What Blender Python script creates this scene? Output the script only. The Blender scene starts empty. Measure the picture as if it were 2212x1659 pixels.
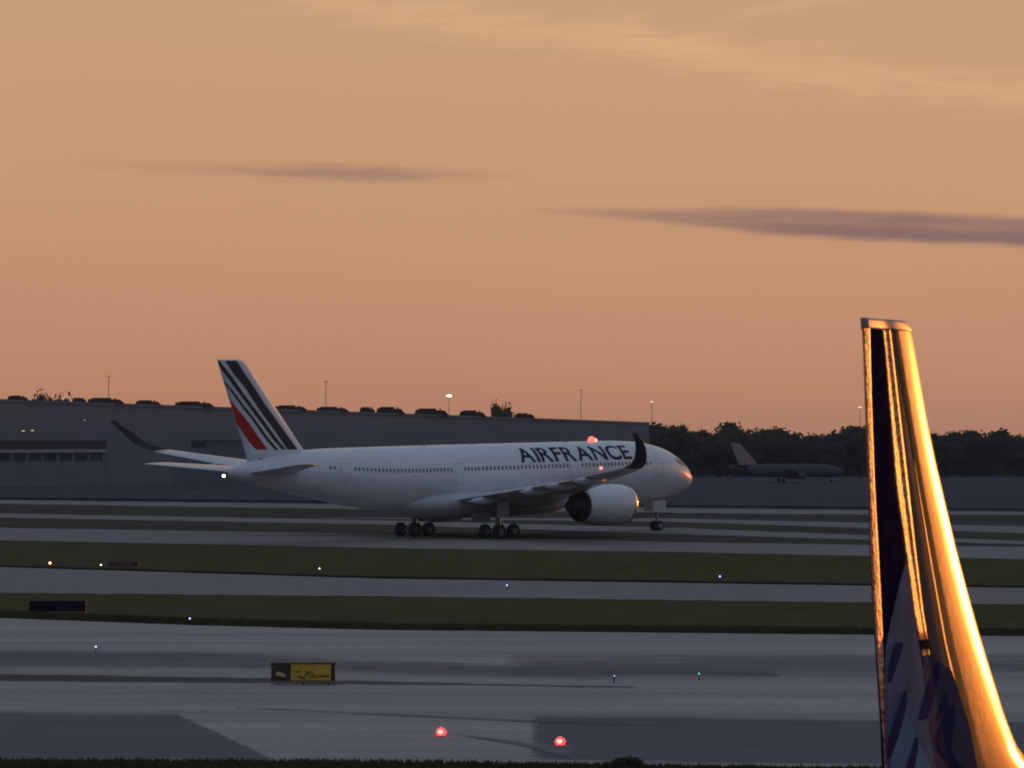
import bpy, bmesh, math, random
from mathutils import Vector, Matrix, noise
random.seed(7)
R = math.radians
C = bpy.context.scene.collection
sc = bpy.context.scene

# ------------------------------------------------------------------ camera
F = 7200.0; W0, H0 = 2212.0, 1659.0; HOR = 947.0; CAMH = 9.3
PITCH = math.atan((HOR - H0/2)/F)
cam = bpy.data.cameras.new('camera'); camo = bpy.data.objects.new('camera', cam); C.objects.link(camo)
cam.sensor_width = 36.0; cam.lens = F/W0*36.0; cam.clip_start = 0.5; cam.clip_end = 30000
camo.location = (0, 0, CAMH); camo.rotation_euler = (R(90)+PITCH, 0, 0)
cam.dof.use_dof = True; cam.dof.focus_distance = 300; cam.dof.aperture_fstop = 9.0
sc.camera = camo

# ------------------------------------------------------------------ light
SUN_AZ, SUN_EL, SUN_S = 34.0, 1.0, 5.0
sund = Vector((math.sin(R(SUN_AZ))*math.cos(R(SUN_EL)), math.cos(R(SUN_AZ))*math.cos(R(SUN_EL)), math.sin(R(SUN_EL))))
sl = bpy.data.lights.new('sun', 'SUN'); so = bpy.data.objects.new('sun', sl); C.objects.link(so)
sl.energy = SUN_S; sl.angle = R(0.55); sl.color = (1.0, 0.29, 0.042)
so.rotation_euler = sund.to_track_quat('Z', 'Y').to_euler()

def lin(r, g, b):
    f = lambda c: (c/255/12.92 if c/255 <= .04045 else ((c/255+.055)/1.055)**2.4)
    return (f(r), f(g), f(b), 1)

def build_world():
    w = bpy.data.worlds.new("World"); sc.world = w; w.use_nodes = True
    nt = w.node_tree; N, L = nt.nodes, nt.links; N.clear()
    def nd(t, **k):
        n = N.new(t)
        for a, v in k.items(): setattr(n, a, v)
        return n
    def m(op, a, b=None, c=None):
        n = nd('ShaderNodeMath', operation=op)
        for i, v in enumerate((a, b, c)):
            if v is None: continue
            if isinstance(v, (int, float)): n.inputs[i].default_value = v
            else: L.new(v, n.inputs[i])
        return n.outputs[0]
    def rng(v, a, b, smooth=True, lo=0., hi=1.):
        n = nd('ShaderNodeMapRange', interpolation_type='SMOOTHSTEP' if smooth else 'LINEAR')
        L.new(v, n.inputs[0])
        for i, x in zip((1, 2, 3, 4), (a, b, lo, hi)): n.inputs[i].default_value = x
        return n.outputs[0]
    def mix(f, a, b, blend='MIX'):
        n = nd('ShaderNodeMix', data_type='RGBA', blend_type=blend)
        for i, v in ((0, f), (6, a), (7, b)):
            if isinstance(v, (int, float)): n.inputs[i].default_value = v
            elif isinstance(v, tuple): n.inputs[i].default_value = v
            else: L.new(v, n.inputs[i])
        return n.outputs[2]
    tc = nd('ShaderNodeTexCoord'); sep = nd('ShaderNodeSeparateXYZ'); L.new(tc.outputs['Generated'], sep.inputs[0])
    el = m('MULTIPLY', m('ARCSINE', sep.outputs[2]), 180/math.pi)
    az = m('MULTIPLY', m('ARCTAN2', sep.outputs[0], sep.outputs[1]), 180/math.pi)
    # broad unevenness of the veil of cloud
    cm = nd('ShaderNodeCombineXYZ'); L.new(m('MULTIPLY', az, .10), cm.inputs[0]); L.new(m('MULTIPLY', el, .55), cm.inputs[1])
    nz = nd('ShaderNodeTexNoise'); nz.inputs['Scale'].default_value = 1.0; nz.inputs['Detail'].default_value = 4; L.new(cm.outputs[0], nz.inputs[0])
    el2 = m('ADD', el, m('MULTIPLY', m('SUBTRACT', nz.outputs[0], .5), 1.6))
    el2 = m('ADD', el2, m('MULTIPLY', az, .035))
    rp = nd('ShaderNodeValToRGB'); L.new(rng(el2, -1, 40, False), rp.inputs[0])
    P = [(-1, (174, 121, 95)), (.4, (184, 130, 101)), (1.6, (191, 139, 108)), (3.0, (197, 147, 113)), (4.6, (201, 154, 116)),
         (6.2, (201, 157, 121)), (8, (200, 160, 124)), (12, (184, 163, 134)), (19, (164, 160, 152)), (36, (150, 164, 184))]
    e = rp.color_ramp.elements
    while len(e) > 1: e.remove(e[0])
    e[0].position = 0; e[0].color = lin(*P[0][1])
    for d, c in P[1:]:
        x = e.new((d+1)/41.); x.color = lin(*c)
    col = rp.outputs[0]
    # streaks of cloud: az, el are degrees in the sky
    wz = nd('ShaderNodeTexNoise'); wz.inputs['Scale'].default_value = 1.0; wz.inputs['Detail'].default_value = 6
    cw = nd('ShaderNodeCombineXYZ'); L.new(m('MULTIPLY', az, .8), cw.inputs[0]); L.new(m('MULTIPLY', el, 6.), cw.inputs[1]); L.new(cw.outputs[0], wz.inputs[0])
    wob = m('SUBTRACT', wz.outputs[0], .5)
    def streak(a0, a1, fa, e0, slope, half, soft, col_, amt, wobble=.25):
        nonlocal col
        cl = m('ADD', m('MULTIPLY', m('SUBTRACT', az, (a0+a1)/2), slope), e0)
        d = m('ABSOLUTE', m('ADD', m('SUBTRACT', el, cl), m('MULTIPLY', wob, wobble)))
        s1 = rng(az, a0-fa, a0+fa); s2 = rng(az, a1-fa, a1+fa, True, 1., 0.)
        hw = m('MULTIPLY', m('MULTIPLY', s1, s2), half)
        q = m('SUBTRACT', d, hw)
        body = m('MULTIPLY', m('MULTIPLY', rng(q, -soft, soft, True, 1., 0.), m('MULTIPLY', s1, s2)), amt)
        col = mix(body, col, lin(*col_))
    # px -> deg : az = (x-1106)/125.7, el = (947-y)/125.7
    streak(-4.9, -0.9, 1.5, 4.54, -0.012, .09, .11, (158, 122, 106), .75)
    streak(-7.5, -0.6, 1.5, 4.60, -0.02, .05, .16, (160, 126, 106), .3)
    streak(2.6, 24, 3.2, 3.28, -0.050, .24, .08, (140, 109, 103), 1.0, .14)
    streak(0.9, 22, 1.4, 3.39, -0.049, .05, .11, (148, 115, 105), .75, .14)
    streak(9.0, 24, 3.5, 3.02, -0.050, .20, .10, (136, 104, 101), .45, .2)
    streak(-4.2, 14, 3.5, 6.35, -0.135, .16, .40, (222, 176, 130), .65, 1.1)
    streak(1.6, 3.9, .8, 6.75, -0.13, .10, .18, (226, 176, 130), .6, .7)
    streak(3.0, 6.2, 1.0, 6.25, -0.16, .05, .12, (222, 172, 126), .45, .6)
    streak(3.7, 10, 1.0, 7.9, 0.24, .08, .2, (220, 176, 126), .4, .9)
    streak(-8, 5, 2, 7.3, -0.10, .05, .3, (214, 172, 124), .3, 1.2)
    streak(-12, 14, 3, 3.95, -0.03, .06, .25, (206, 156, 120), .35, 1.0)
    streak(-12, -1, 2, 2.2, -0.05, .06, .25, (196, 146, 116), .35, 1.0)
    streak(-1, 12, 2, 4.9, -0.07, .04, .2, (206, 158, 120), .3, .9)
    # daylight sky for everything above and behind
    sky = nd('ShaderNodeTexSky', sky_type='NISHITA'); sky.sun_disc = False
    sky.sun_elevation = R(SUN_EL); sky.sun_rotation = R(SUN_AZ); sky.dust_density = 2.0; sky.altitude = 200
    skc = mix(1.0, sky.outputs[0], (0.09, 0.09, 0.09, 1), 'MULTIPLY')
    azs = m('ABSOLUTE', m('SUBTRACT', az, 12.0))
    azs = m('MINIMUM', azs, m('SUBTRACT', 360.0, azs))
    back = rng(azs, 32, 110)
    dusk = mix(rng(el, -2, 40), lin(88, 94, 112), lin(162, 176, 204))
    skb = mix(.55, dusk, skc)
    high = rng(el, 10, 34)
    col = mix(1.0, col, (.80, .81, .825, 1), 'MULTIPLY')
    f = m('MAXIMUM', back, high)
    col = mix(f, col, skb)
    bg = nd('ShaderNodeBackground'); bg.inputs[1].default_value = 1.0; L.new(col, bg.inputs[0])
    out = nd('ShaderNodeOutputWorld'); L.new(bg.outputs[0], out.inputs[0])
build_world()
sc.view_settings.view_transform = 'Standard'; sc.view_settings.look = 'None'; sc.view_settings.gamma = 1
sc.view_settings.exposure = 0.3; sc.view_settings.use_curve_mapping = False
sc.render.engine = 'CYCLES'
sc.cycles.use_denoising = True; sc.cycles.filter_width = 2.0
sc.cycles.max_bounces = 6; sc.cycles.volume_bounces = 1; sc.cycles.sample_clamp_indirect = 4

# ------------------------------------------------------------------ helpers
cp, sp_ = math.cos(PITCH), math.sin(PITCH)
def at(px, py, Y):
    u = (px-W0/2)/F; v = (H0/2-py)/F
    dy = cp - v*sp_; dz = sp_ + v*cp
    t = Y/dy
    return Vector((u*t, Y, CAMH+dz*t))
def gr(px, py, z=0.0):
    u = (px-W0/2)/F; v = (H0/2-py)/F
    dy = cp - v*sp_; dz = sp_ + v*cp
    t = (z-CAMH)/dz
    return Vector((u*t, dy*t, z))
def px_of(p):
    y, z = p[1], p[2]-CAMH
    d = y*cp+z*sp_; v = -y*sp_+z*cp
    return (W0/2+F*p[0]/d, H0/2-F*v/d)

def obj(name, mesh, mat=None, parent=None, **props):
    o = bpy.data.objects.new(name, mesh); C.objects.link(o)
    if mat is not None and not mesh.materials: mesh.materials.append(mat)
    if parent is not None: o.parent = parent
    for k, v in props.items(): o[k] = v
    return o
def mk(name, vs, fs, mat=None, parent=None, smooth=False, **props):
    me = bpy.data.meshes.new(name); me.from_pydata([tuple(v) for v in vs], [], fs); me.update()
    bm = bmesh.new(); bm.from_mesh(me); bmesh.ops.recalc_face_normals(bm, faces=bm.faces); bm.to_mesh(me); bm.free()
    if smooth:
        for p in me.polygons: p.use_smooth = True
    return obj(name, me, mat, parent, **props)
def raw(name, vs, fs, mat=None, parent=None, smooth=False, **props):
    me = bpy.data.meshes.new(name); me.from_pydata([tuple(v) for v in vs], [], fs); me.update()
    if smooth:
        for p in me.polygons: p.use_smooth = True
    return obj(name, me, mat, parent, **props)
def empty(name, loc=(0, 0, 0), rz=0, **props):
    o = bpy.data.objects.new(name, None); C.objects.link(o); o.location = loc; o.rotation_euler = (0, 0, rz)
    for k, v in props.items(): o[k] = v
    return o
class MB:
    def __init__(s): s.v, s.f = [], []
    def add(s, vs, fs):
        b = len(s.v); s.v += [Vector(v) for v in vs]; s.f += [tuple(b+i for i in f) for f in fs]; return s
    def box(s, c, d, rot=None):
        x, y, z = (k/2 for k in d); vs = [Vector((i*x, j*y, k*z)) for i in (-1, 1) for j in (-1, 1) for k in (-1, 1)]
        if rot is not None: vs = [rot @ v for v in vs]
        return s.add([v+Vector(c) for v in vs], [(0, 1, 3, 2), (4, 6, 7, 5), (0, 4, 5, 1), (2, 3, 7, 6), (0, 2, 6, 4), (1, 5, 7, 3)])
    def lathe(s, prof, axis='X', c=(0, 0, 0), n=24, caps=True):
        vs = []
        for (t, r) in prof:
            for i in range(n):
                a = 2*math.pi*i/n; p, q = r*math.cos(a), r*math.sin(a)
                v = {'X': (t, p, q), 'Y': (p, t, q), 'Z': (p, q, t)}[axis]
                vs.append(Vector(v)+Vector(c))
        fs = []
        for k in range(len(prof)-1):
            for i in range(n):
                j = (i+1) % n; fs.append((k*n+i, k*n+j, (k+1)*n+j, (k+1)*n+i))
        if caps: fs += [tuple(range(n))[::-1], tuple((len(prof)-1)*n+i for i in range(n))]
        return s.add(vs, fs)
    def tube(s, a, b, r, r2=None, n=10):
        a, b = Vector(a), Vector(b); q = (b-a).to_track_quat('Z', 'Y'); r2 = r if r2 is None else r2
        vs = [a+q @ Vector((r*math.cos(2*math.pi*i/n), r*math.sin(2*math.pi*i/n), 0)) for i in range(n)]
        vs += [b+q @ Vector((r2*math.cos(2*math.pi*i/n), r2*math.sin(2*math.pi*i/n), 0)) for i in range(n)]
        return s.add(vs, [(i, (i+1) % n, n+(i+1) % n, n+i) for i in range(n)]+[tuple(range(n))[::-1], tuple(range(n, 2*n))])
    def build(s, name, mat, parent=None, smooth=False, **p):
        return mk(name, s.v, s.f, mat, parent, smooth, **p)

def mat(name, col, rough=.6, metal=0, spec=.5, coat=0, noise_=None, bump=None, emit=None, es=0, coat_rough=.1):
    """noise_=(scale xyz, detail, second colour, lo, hi); bump=(scale, strength, distance)"""
    m = bpy.data.materials.new(name); m.use_nodes = True; nt = m.node_tree; N, L = nt.nodes, nt.links
    b = N['Principled BSDF']; b.inputs['Base Color'].default_value = (*col, 1); b.inputs['Roughness'].default_value = rough
    b.inputs['Metallic'].default_value = metal; b.inputs['Specular IOR Level'].default_value = spec
    b.inputs['Coat Weight'].default_value = coat; b.inputs['Coat Roughness'].default_value = coat_rough
    if emit: b.inputs['Emission Color'].default_value = (*emit, 1); b.inputs['Emission Strength'].default_value = es
    prev = None
    if noise_:
        layers = noise_ if isinstance(noise_, list) else [noise_]
        for (scl, det, c2, lo, hi) in layers:
            tc = N.new('ShaderNodeTexCoord'); mp = N.new('ShaderNodeMapping'); mp.inputs['Scale'].default_value = scl
            L.new(tc.outputs['Object'], mp.inputs[0]); n = N.new('ShaderNodeTexNoise'); n.inputs['Scale'].default_value = 1; n.inputs['Detail'].default_value = det
            n.inputs['Roughness'].default_value = .6
            L.new(mp.outputs[0], n.inputs[0]); r = N.new('ShaderNodeMapRange'); r.inputs[1].default_value = lo; r.inputs[2].default_value = hi
            L.new(n.outputs[0], r.inputs[0]); x = N.new('ShaderNodeMix'); x.data_type = 'RGBA'; L.new(r.outputs[0], x.inputs[0])
            if prev is None: x.inputs[6].default_value = (*col, 1)
            else: L.new(prev, x.inputs[6])
            x.inputs[7].default_value = (*c2, 1); prev = x.outputs[2]
        L.new(prev, b.inputs['Base Color'])
    if bump:
        tc = N.new('ShaderNodeTexCoord'); n = N.new('ShaderNodeTexNoise'); n.inputs['Scale'].default_value = bump[0]; n.inputs['Detail'].default_value = 3
        L.new(tc.outputs['Object'], n.inputs[0]); bp = N.new('ShaderNodeBump'); bp.inputs['Strength'].default_value = bump[1]; bp.inputs['Distance'].default_value = bump[2]
        L.new(n.outputs[0], bp.inputs['Height']); L.new(bp.outputs[0], b.inputs['Normal'])
    return m

M = {}
M['ground'] = mat('apron_asphalt', (.085, .086, .094), .9, spec=0, noise_=[((.004, .05, .1), 5, (.082, .082, .092), .35, .65), ((.05, .6, 1), 4, (.054, .054, .062), .5, .75)])
M['concrete'] = mat('runway_concrete', (.41, .37, .335), .85, spec=0, noise_=[((.015, .22, 1), 6, (.28, .26, .245), .4, .65), ((.3, 3, 1), 4, (.39, .36, .335), .45, .8), ((.006, .35, 1), 3, (.26, .24, .23), .55, .75), ((.05, 1.3, 1), 5, (.22, .205, .195), .58, .74), ((2.5, 16, 1), 4, (.25, .23, .22), .5, .75)])
M['taxi'] = mat('taxiway_concrete', (.26, .243, .23), .85, spec=0, noise_=[((.01, .25, 1), 6, (.275, .26, .25), .4, .65), ((.25, 2.4, 1), 4, (.18, .172, .17), .45, .8), ((.04, 1.1, 1), 5, (.155, .15, .148), .56, .72)])
M['bluish'] = mat('bluish_surface', (.175, .18, .195), .85, spec=0, noise_=[((.02, .3, 1), 6, (.21, .205, .21), .4, .7), ((.5, 4, 1), 4, (.14, .145, .16), .45, .8), ((3, 20, 1), 3, (.23, .225, .225), .6, .85)])
M['wear'] = mat('worn_concrete', (.21, .195, .185), .9, spec=0, noise_=[((.02, .4, 1), 6, (.26, .24, .23), .4, .7), ((.6, 5, 1), 4, (.17, .158, .15), .45, .8)])
M['rubber'] = mat('dark_asphalt', (.10, .09, .088), .9, spec=0, noise_=[((.02, .6, 1), 5, (.17, .155, .15), .45, .7)])
M['soil'] = mat('edge_soil', (.022, .018, .013), 1, spec=0, noise_=[((.1, .5, 1), 5, (.05, .042, .03), .5, .8)])
M['grass'] = mat('short_grass', (.09, .085, .038), 1, spec=.0, noise_=[((.05, .22, 1), 5, (.10, .072, .036), .5, .66), ((.012, .15, 1), 5, (.10, .088, .044), .4, .65), ((.3, 1.6, 1), 5, (.052, .057, .022), .42, .7), ((.9, 3, 2), 4, (.10, .098, .045), .58, .8), ((.05, .5, 1), 4, (.05, .045, .025), .55, .75)])
M['drygrass'] = mat('dry_grass', (.075, .070, .052), 1, spec=.0, noise_=[((.012, .15, 1), 5, (.095, .088, .07), .4, .65), ((.3, 1.6, 1), 5, (.05, .046, .032), .45, .75)])
M['line'] = mat('worn_white_line', (.32, .31, .29), .8, noise_=[((.2, 1, 1), 4, (.16, .15, .14), .5, .7)])
M['wall'] = mat('grey_cladding', (.185, .195, .215), .9, spec=0, noise_=[((.03, .03, .25), 5, (.20, .21, .225), .4, .7), ((1.2, 1.2, .02), 2, (.172, .182, .20), .5, .7)])
M['roof'] = mat('roof_edge', (.17, .18, .20), .9, spec=0)
M['walldark'] = mat('dark_opening', (.05, .055, .07), .9, spec=0)
M['fascia'] = mat('pale_fascia', (.30, .31, .33), .6)
M['unit'] = mat('roof_unit_metal', (.014, .015, .02), .9, spec=0, noise_=[((.5, .5, .5), 3, (.02, .02, .025), .4, .7)])
M['leaf'] = mat('tree_foliage', (.030, .034, .016), .9, spec=.1, noise_=[((.35, .35, .35), 3, (.055, .052, .025), .45, .7)])
M['bark'] = mat('bark', (.05, .04, .03), .9)
M['white'] = mat('white_aircraft_paint', (.70, .74, .80), .36, coat=.4, coat_rough=.15, noise_=[((.35, .35, 2.2), 4, (.58, .62, .68), .42, .75), ((3.2, 3.2, 3.2), 5, (.52, .55, .60), .5, .8)], bump=(1.8, .4, .02))
M['belly'] = mat('grey_belly_paint', (.52, .53, .56), .5, coat=.2)
M['wingm'] = mat('wing_grey_paint', (.50, .52, .55), .35, coat=.4, noise_=[((.6, .6, 1), 4, (.40, .41, .44), .45, .75)])
M['navy'] = mat('navy_paint', (.010, .013, .030), .6, spec=.15)
M['navystripe'] = mat('navy_stripe_paint', (.020, .025, .04), .6, spec=.2, noise_=[((1.2, 1.2, .6), 4, (.04, .043, .05), .45, .7)])
M['red'] = mat('red_stripe_paint', (.42, .016, .013), .6, spec=.2)
M['metal'] = mat('bare_metal', (.62, .62, .64), .22, metal=1)
M['dark'] = mat('dark_metal', (.03, .03, .032), .5, metal=.3)
M['tyre'] = mat('tyre_rubber', (.014, .014, .015), .8)
M['strut'] = mat('gear_grey', (.16, .16, .17), .45)
M['glass'] = mat('window_glass', (.07, .08, .10), .3, spec=.4)
M['joint'] = mat('door_joint', (.30, .31, .33), .6)
M['tred'] = mat('red_beacon_glow', (.6, .05, .03), .3, emit=(1, .075, .05), es=3.2)
M['twhite'] = mat('white_lamp_glow', (.9, .9, .9), .3, emit=(1, .93, .84), es=7)
M['yglow'] = mat('warm_lamp_glow', (.9, .8, .5), .3, emit=(1, .80, .42), es=6)
M['yfaint'] = mat('faint_lamp_glow', (.9, .8, .5), .3, emit=(1, .66, .38), es=1.1)
M['oglow'] = mat('amber_lamp_glow', (.9, .5, .2), .3, emit=(1, .42, .16), es=5)
M['hot'] = mat('hot_bulb_glow', (1, .6, .5), .3, emit=(1, .50, .40), es=1.2)
M['bglow'] = mat('blue_lamp_glow', (.2, .3, .9), .3, emit=(.25, .40, 1), es=4)
M['gglow'] = mat('green_lamp_glow', (.1, .8, .5), .3, emit=(.10, .85, .5), es=1.5)
M['rglow'] = mat('red_lamp_glow', (.9, .1, .1), .3, emit=(1, .075, .06), es=1.25)
M['signyel'] = mat('sign_yellow_face', (.58, .40, .03), .6, noise_=[((1.5, 1.5, 3), 4, (.42, .25, .02), .45, .7)])
M['signblk'] = mat('sign_black_face', (.035, .022, .016), .6, noise_=[((2, 2, 3), 3, (.06, .03, .02), .45, .7)])
M['pole'] = mat('mast_grey', (.34, .22, .17), .8, spec=0)

# ------------------------------------------------------------------ ground and its strips
def ground():
    vs = [(-9000, -300, 0), (9000, -300, 0), (9000, 16000, 0), (-9000, 16000, 0)]
    raw('ground', vs, [(0, 1, 2, 3)], M['ground'], kind='structure')
ground()
SM = {}
def soft_mat(m):
    """the same surface, fading out toward its edges"""
    if m.name in SM: return SM[m.name]
    c = m.copy(); nt = c.node_tree; at_ = nt.nodes.new('ShaderNodeAttribute'); at_.attribute_name = 'cover'
    tc = nt.nodes.new('ShaderNodeTexCoord'); mp = nt.nodes.new('ShaderNodeMapping'); mp.inputs['Scale'].default_value = (.12, 1.6, 1)
    nz = nt.nodes.new('ShaderNodeTexNoise'); nz.inputs['Scale'].default_value = 1; nz.inputs['Detail'].default_value = 6
    ad = nt.nodes.new('ShaderNodeMath'); ad.operation = 'MULTIPLY_ADD'; ad.inputs[1].default_value = 1.4; ad.inputs[2].default_value = -.7
    sm = nt.nodes.new('ShaderNodeMath'); sm.operation = 'ADD'; mr = nt.nodes.new('ShaderNodeMapRange'); mr.inputs[1].default_value = .15; mr.inputs[2].default_value = .85; mr.inputs[4].default_value = .72
    L = nt.links.new; L(tc.outputs['Object'], mp.inputs[0]); L(mp.outputs[0], nz.inputs[0]); L(nz.outputs[0], ad.inputs[0]); L(ad.outputs[0], sm.inputs[0]); L(at_.outputs['Fac'], sm.inputs[1])
    ml = nt.nodes.new('ShaderNodeMath'); ml.operation = 'MULTIPLY'; mn = nt.nodes.new('ShaderNodeMath'); mn.operation = 'MINIMUM'; L(at_.outputs['Fac'], mn.inputs[0]); mn.inputs[1].default_value = .3
    m2 = nt.nodes.new('ShaderNodeMath'); m2.operation = 'MULTIPLY'; m2.inputs[1].default_value = 3.33; L(mn.outputs[0], m2.inputs[0])
    L(sm.outputs[0], mr.inputs[0]); L(mr.outputs[0], ml.inputs[0]); L(m2.outputs[0], ml.inputs[1]); L(ml.outputs[0], nt.nodes['Principled BSDF'].inputs['Alpha'])
    SM[m.name] = c; return c
def strip(name, top, bot, m, jit=.0, x0=-2000, x1=3000, lvl=1, step=14, freq=.02, soft=0):
    """top, bot: image polylines [(x,y)...] read off the photograph, laid out on the ground"""
    def ev(poly, x):
        if x <= poly[0][0]: a, b = poly[0], poly[1]
        elif x >= poly[-1][0]: a, b = poly[-2], poly[-1]
        else:
            for a, b in zip(poly, poly[1:]):
                if a[0] <= x <= b[0]: break
        return a[1]+(b[1]-a[1])*(x-a[0])/(b[0]-a[0])
    n = int((x1-x0)/step); vt, vb = [], []
    seed = (len(name)*13+int(top[0][1])) % 97
    for i in range(n+1):
        x = x0+(x1-x0)*i/n; z = .004*lvl
        jt = jit*(noise.noise(Vector((x*freq, seed, 0)))+.6*noise.noise(Vector((x*freq*6, seed, 3))))
        jb = jit*(noise.noise(Vector((x*freq, seed, 7)))+.6*noise.noise(Vector((x*freq*6, seed, 9))))
        vt.append(gr(x, ev(top, x)+jt, z)); vb.append(gr(x, ev(bot, x)+jb, z))
    if not soft:
        vs = vt+vb; fs = [(i, n+1+i, n+2+i, i+1) for i in range(n)]
        return raw(name, vs, fs, m, kind='structure')
    k, vs, al = 8, [], []
    for r in range(k+1):
        for i in range(n+1):
            vs.append(vt[i].lerp(vb[i], r/k)); th = abs(px_of(vt[i])[1]-px_of(vb[i])[1])
            v = min(r, k-r)/k*th/max(.1, soft*.35); h = min(i, n-i)*step/soft
            al.append(max(0., min(1., v, h)))
    fs = [(r*(n+1)+i, (r+1)*(n+1)+i, (r+1)*(n+1)+i+1, r*(n+1)+i+1) for r in range(k) for i in range(n)]
    o = raw(name, vs, fs, soft_mat(m), kind='structure')
    a = o.data.attributes.new('cover', 'FLOAT', 'POINT'); a.data.foreach_set('value', al)
    return o

# far strips
strip('taxiway', [(0, 1080), (1449, 1098), (1850, 1102)], [(0, 1088), (1449, 1110), (1850, 1111)], M['taxi'], .8)
strip('grass_verge', [(0, 1090), (787, 1101), (1850, 1112)], [(0, 1108), (787, 1122), (1449, 1117), (1850, 1123)], M['drygrass'], .8)
strip('soil_edge', [(0, 1074), (1850, 1095)], [(0, 1079), (1850, 1099)], M['soil'], .9)
strip('taxiway', [(0, 1109), (787, 1123), (1449, 1140), (1850, 1155)], [(0, 1118), (787, 1132), (1449, 1153), (1850, 1165)], M['taxi'], .8, lvl=2)
strip('taxiway', [(700, 1118), (1449, 1120), (1850, 1129)], [(700, 1119), (1449, 1127), (1850, 1140)], M['taxi'], .8, x0=700, lvl=3)
strip('grass_verge', [(0, 1119), (787, 1133), (1449, 1154), (1850, 1166)], [(0, 1141), (787, 1154), (1449, 1171), (1850, 1176)], M['drygrass'], .9, lvl=2)
strip('grass_verge', [(900, 1124), (1449, 1128), (1850, 1141)], [(900, 1126), (1449, 1139), (1850, 1154)], M['drygrass'], .8, x0=900, lvl=4)
strip('taxiway', [(0, 1140), (787, 1153), (1449, 1171), (1880, 1177)], [(0, 1167), (900, 1185), (1449, 1192), (1880, 1201)], M['taxi'], .4, lvl=3)
strip('grass_strip', [(0, 1167), (900, 1185), (1449, 1192), (1880, 1201)], [(0, 1224), (823, 1248), (1865, 1263)], M['grass'], 1.5, lvl=4)
strip('soil_edge', [(0, 1221), (823, 1245), (1865, 1260)], [(0, 1225), (823, 1249.5), (1865, 1265)], M['soil'], .8, lvl=5)
strip('taxiway', [(0, 1225), (823, 1250), (1865, 1265)], [(0, 1281), (823, 1288), (1865, 1302)], M['taxi'], .4, lvl=6)
strip('grass_strip', [(0, 1280), (823, 1288), (1865, 1301)], [(0, 1332), (400, 1344), (823, 1358), (1865, 1368)], M['grass'], 1.6, lvl=7)
strip('worn_track', [(0, 1316), (400, 1321), (900, 1331), (1000, 1333)], [(0, 1319), (400, 1323), (900, 1333.5), (1000, 1334)], M['drygrass'], 1.0, x1=1000, lvl=8)
strip('soil_edge', [(0, 1330), (400, 1344), (823, 1357), (1865, 1366)], [(0, 1335), (400, 1350), (823, 1362), (1865, 1371)], M['soil'], .8, lvl=8)
strip('runway', [(0, 1335), (400, 1350), (823, 1361), (1865, 1371)], [(0, 1643), (900, 1648), (2212, 1668)], M['concrete'], .4, lvl=9)
strip('rubber_track', [(0, 1398), (400, 1402), (1100, 1430), (1700, 1440)], [(0, 1452), (400, 1448), (1100, 1472), (1700, 1470)], M['wear'], 3, x0=-330, x1=1700, lvl=10, freq=.006, soft=60)
strip('rubber_track', [(1120, 1400), (1700, 1398), (2500, 1404)], [(1120, 1470), (1700, 1478), (2500, 1482)], M['wear'], 2, x0=1060, lvl=11, freq=.006, soft=160)
strip('asphalt_apron', [(1150, 1541), (2500, 1558)], [(1150, 1646), (2500, 1670)], M['bluish'], 1.0, x0=1140, lvl=12, soft=34)  # window-pane reflection painted on the runway as a bluish patch
strip('asphalt_apron', [(-300, 1533), (380, 1537), (600, 1640)], [(-300, 1643), (380, 1645), (600, 1646)], M['bluish'], 2.2, x0=-900, x1=600, lvl=13, soft=26)  # bluish patch with a slanting right end
strip('runway_seam', [(0, 1454), (580, 1463), (1000, 1474), (1350, 1481)], [(0, 1472), (580, 1477), (1000, 1481), (1350, 1486)], M['rubber'], 1.2, x1=1380, lvl=14, soft=10)
strip('runway_line', [(120, 1551), (900, 1556)], [(120, 1552.3), (900, 1557.3)], M['line'], .9, x0=120, x1=900, lvl=15, soft=4)
strip('runway_seam', [(500, 1524), (1200, 1555), (1500, 1565)], [(500, 1529), (1200, 1564), (1500, 1571)], M['wear'], 1.0, x0=500, x1=1500, lvl=16, soft=14)
strip('runway_patch', [(965, 1581), (1130, 1600), (1240, 1620)], [(965, 1583), (1130, 1612), (1240, 1642)], M['taxi'], .5, x0=965, x1=1240, lvl=17, soft=8)
strip('grass_strip', [(0, 1643), (900, 1648), (1500, 1660), (2212, 1672)], [(0, 2600), (2212, 2600)], M['grass'], 1.2, lvl=12)

# ragged grass along the near edges of the strips: nobody could count the blades
def tufts(name, edge, n, h, spread, m, lvl):
    vs, fs = [], []
    for i in range(n):
        x = random.uniform(-80, 2300)
        for a, b in zip(edge, edge[1:]):
            if x <= b[0]: break
        y = a[1]+(b[1]-a[1])*(x-a[0])/(b[0]-a[0])
        p = gr(x, y+random.uniform(-spread, 0), 0.004*lvl)
        for k in range(3):
            q = p+Vector((random.uniform(-.12, .12), random.uniform(-.1, .1), 0)); hh = h*random.uniform(.4, 1.2); wd = random.uniform(.02, .06)
            t = q+Vector((random.uniform(-.08, .08), random.uniform(-.06, .06), hh))
            b0 = len(vs); vs += [q-Vector((wd, 0, 0)), q+Vector((wd, 0, 0)), t]; fs.append((b0, b0+1, b0+2))
    raw(name, vs, fs, m, kind='stuff', label='ragged low grass blades along the runway edge', category='grass')
tufts('grass_tufts', [(-100, 1329), (0, 1333), (400, 1348), (823, 1361), (1865, 1370), (2400, 1375)], 9000, .22, 8, M['grass'], 8)
tufts('grass_tufts', [(-100, 1661), (0, 1662), (900, 1666), (1500, 1676), (2400, 1686)], 5000, .16, 16, M['grass'], 13)

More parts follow.
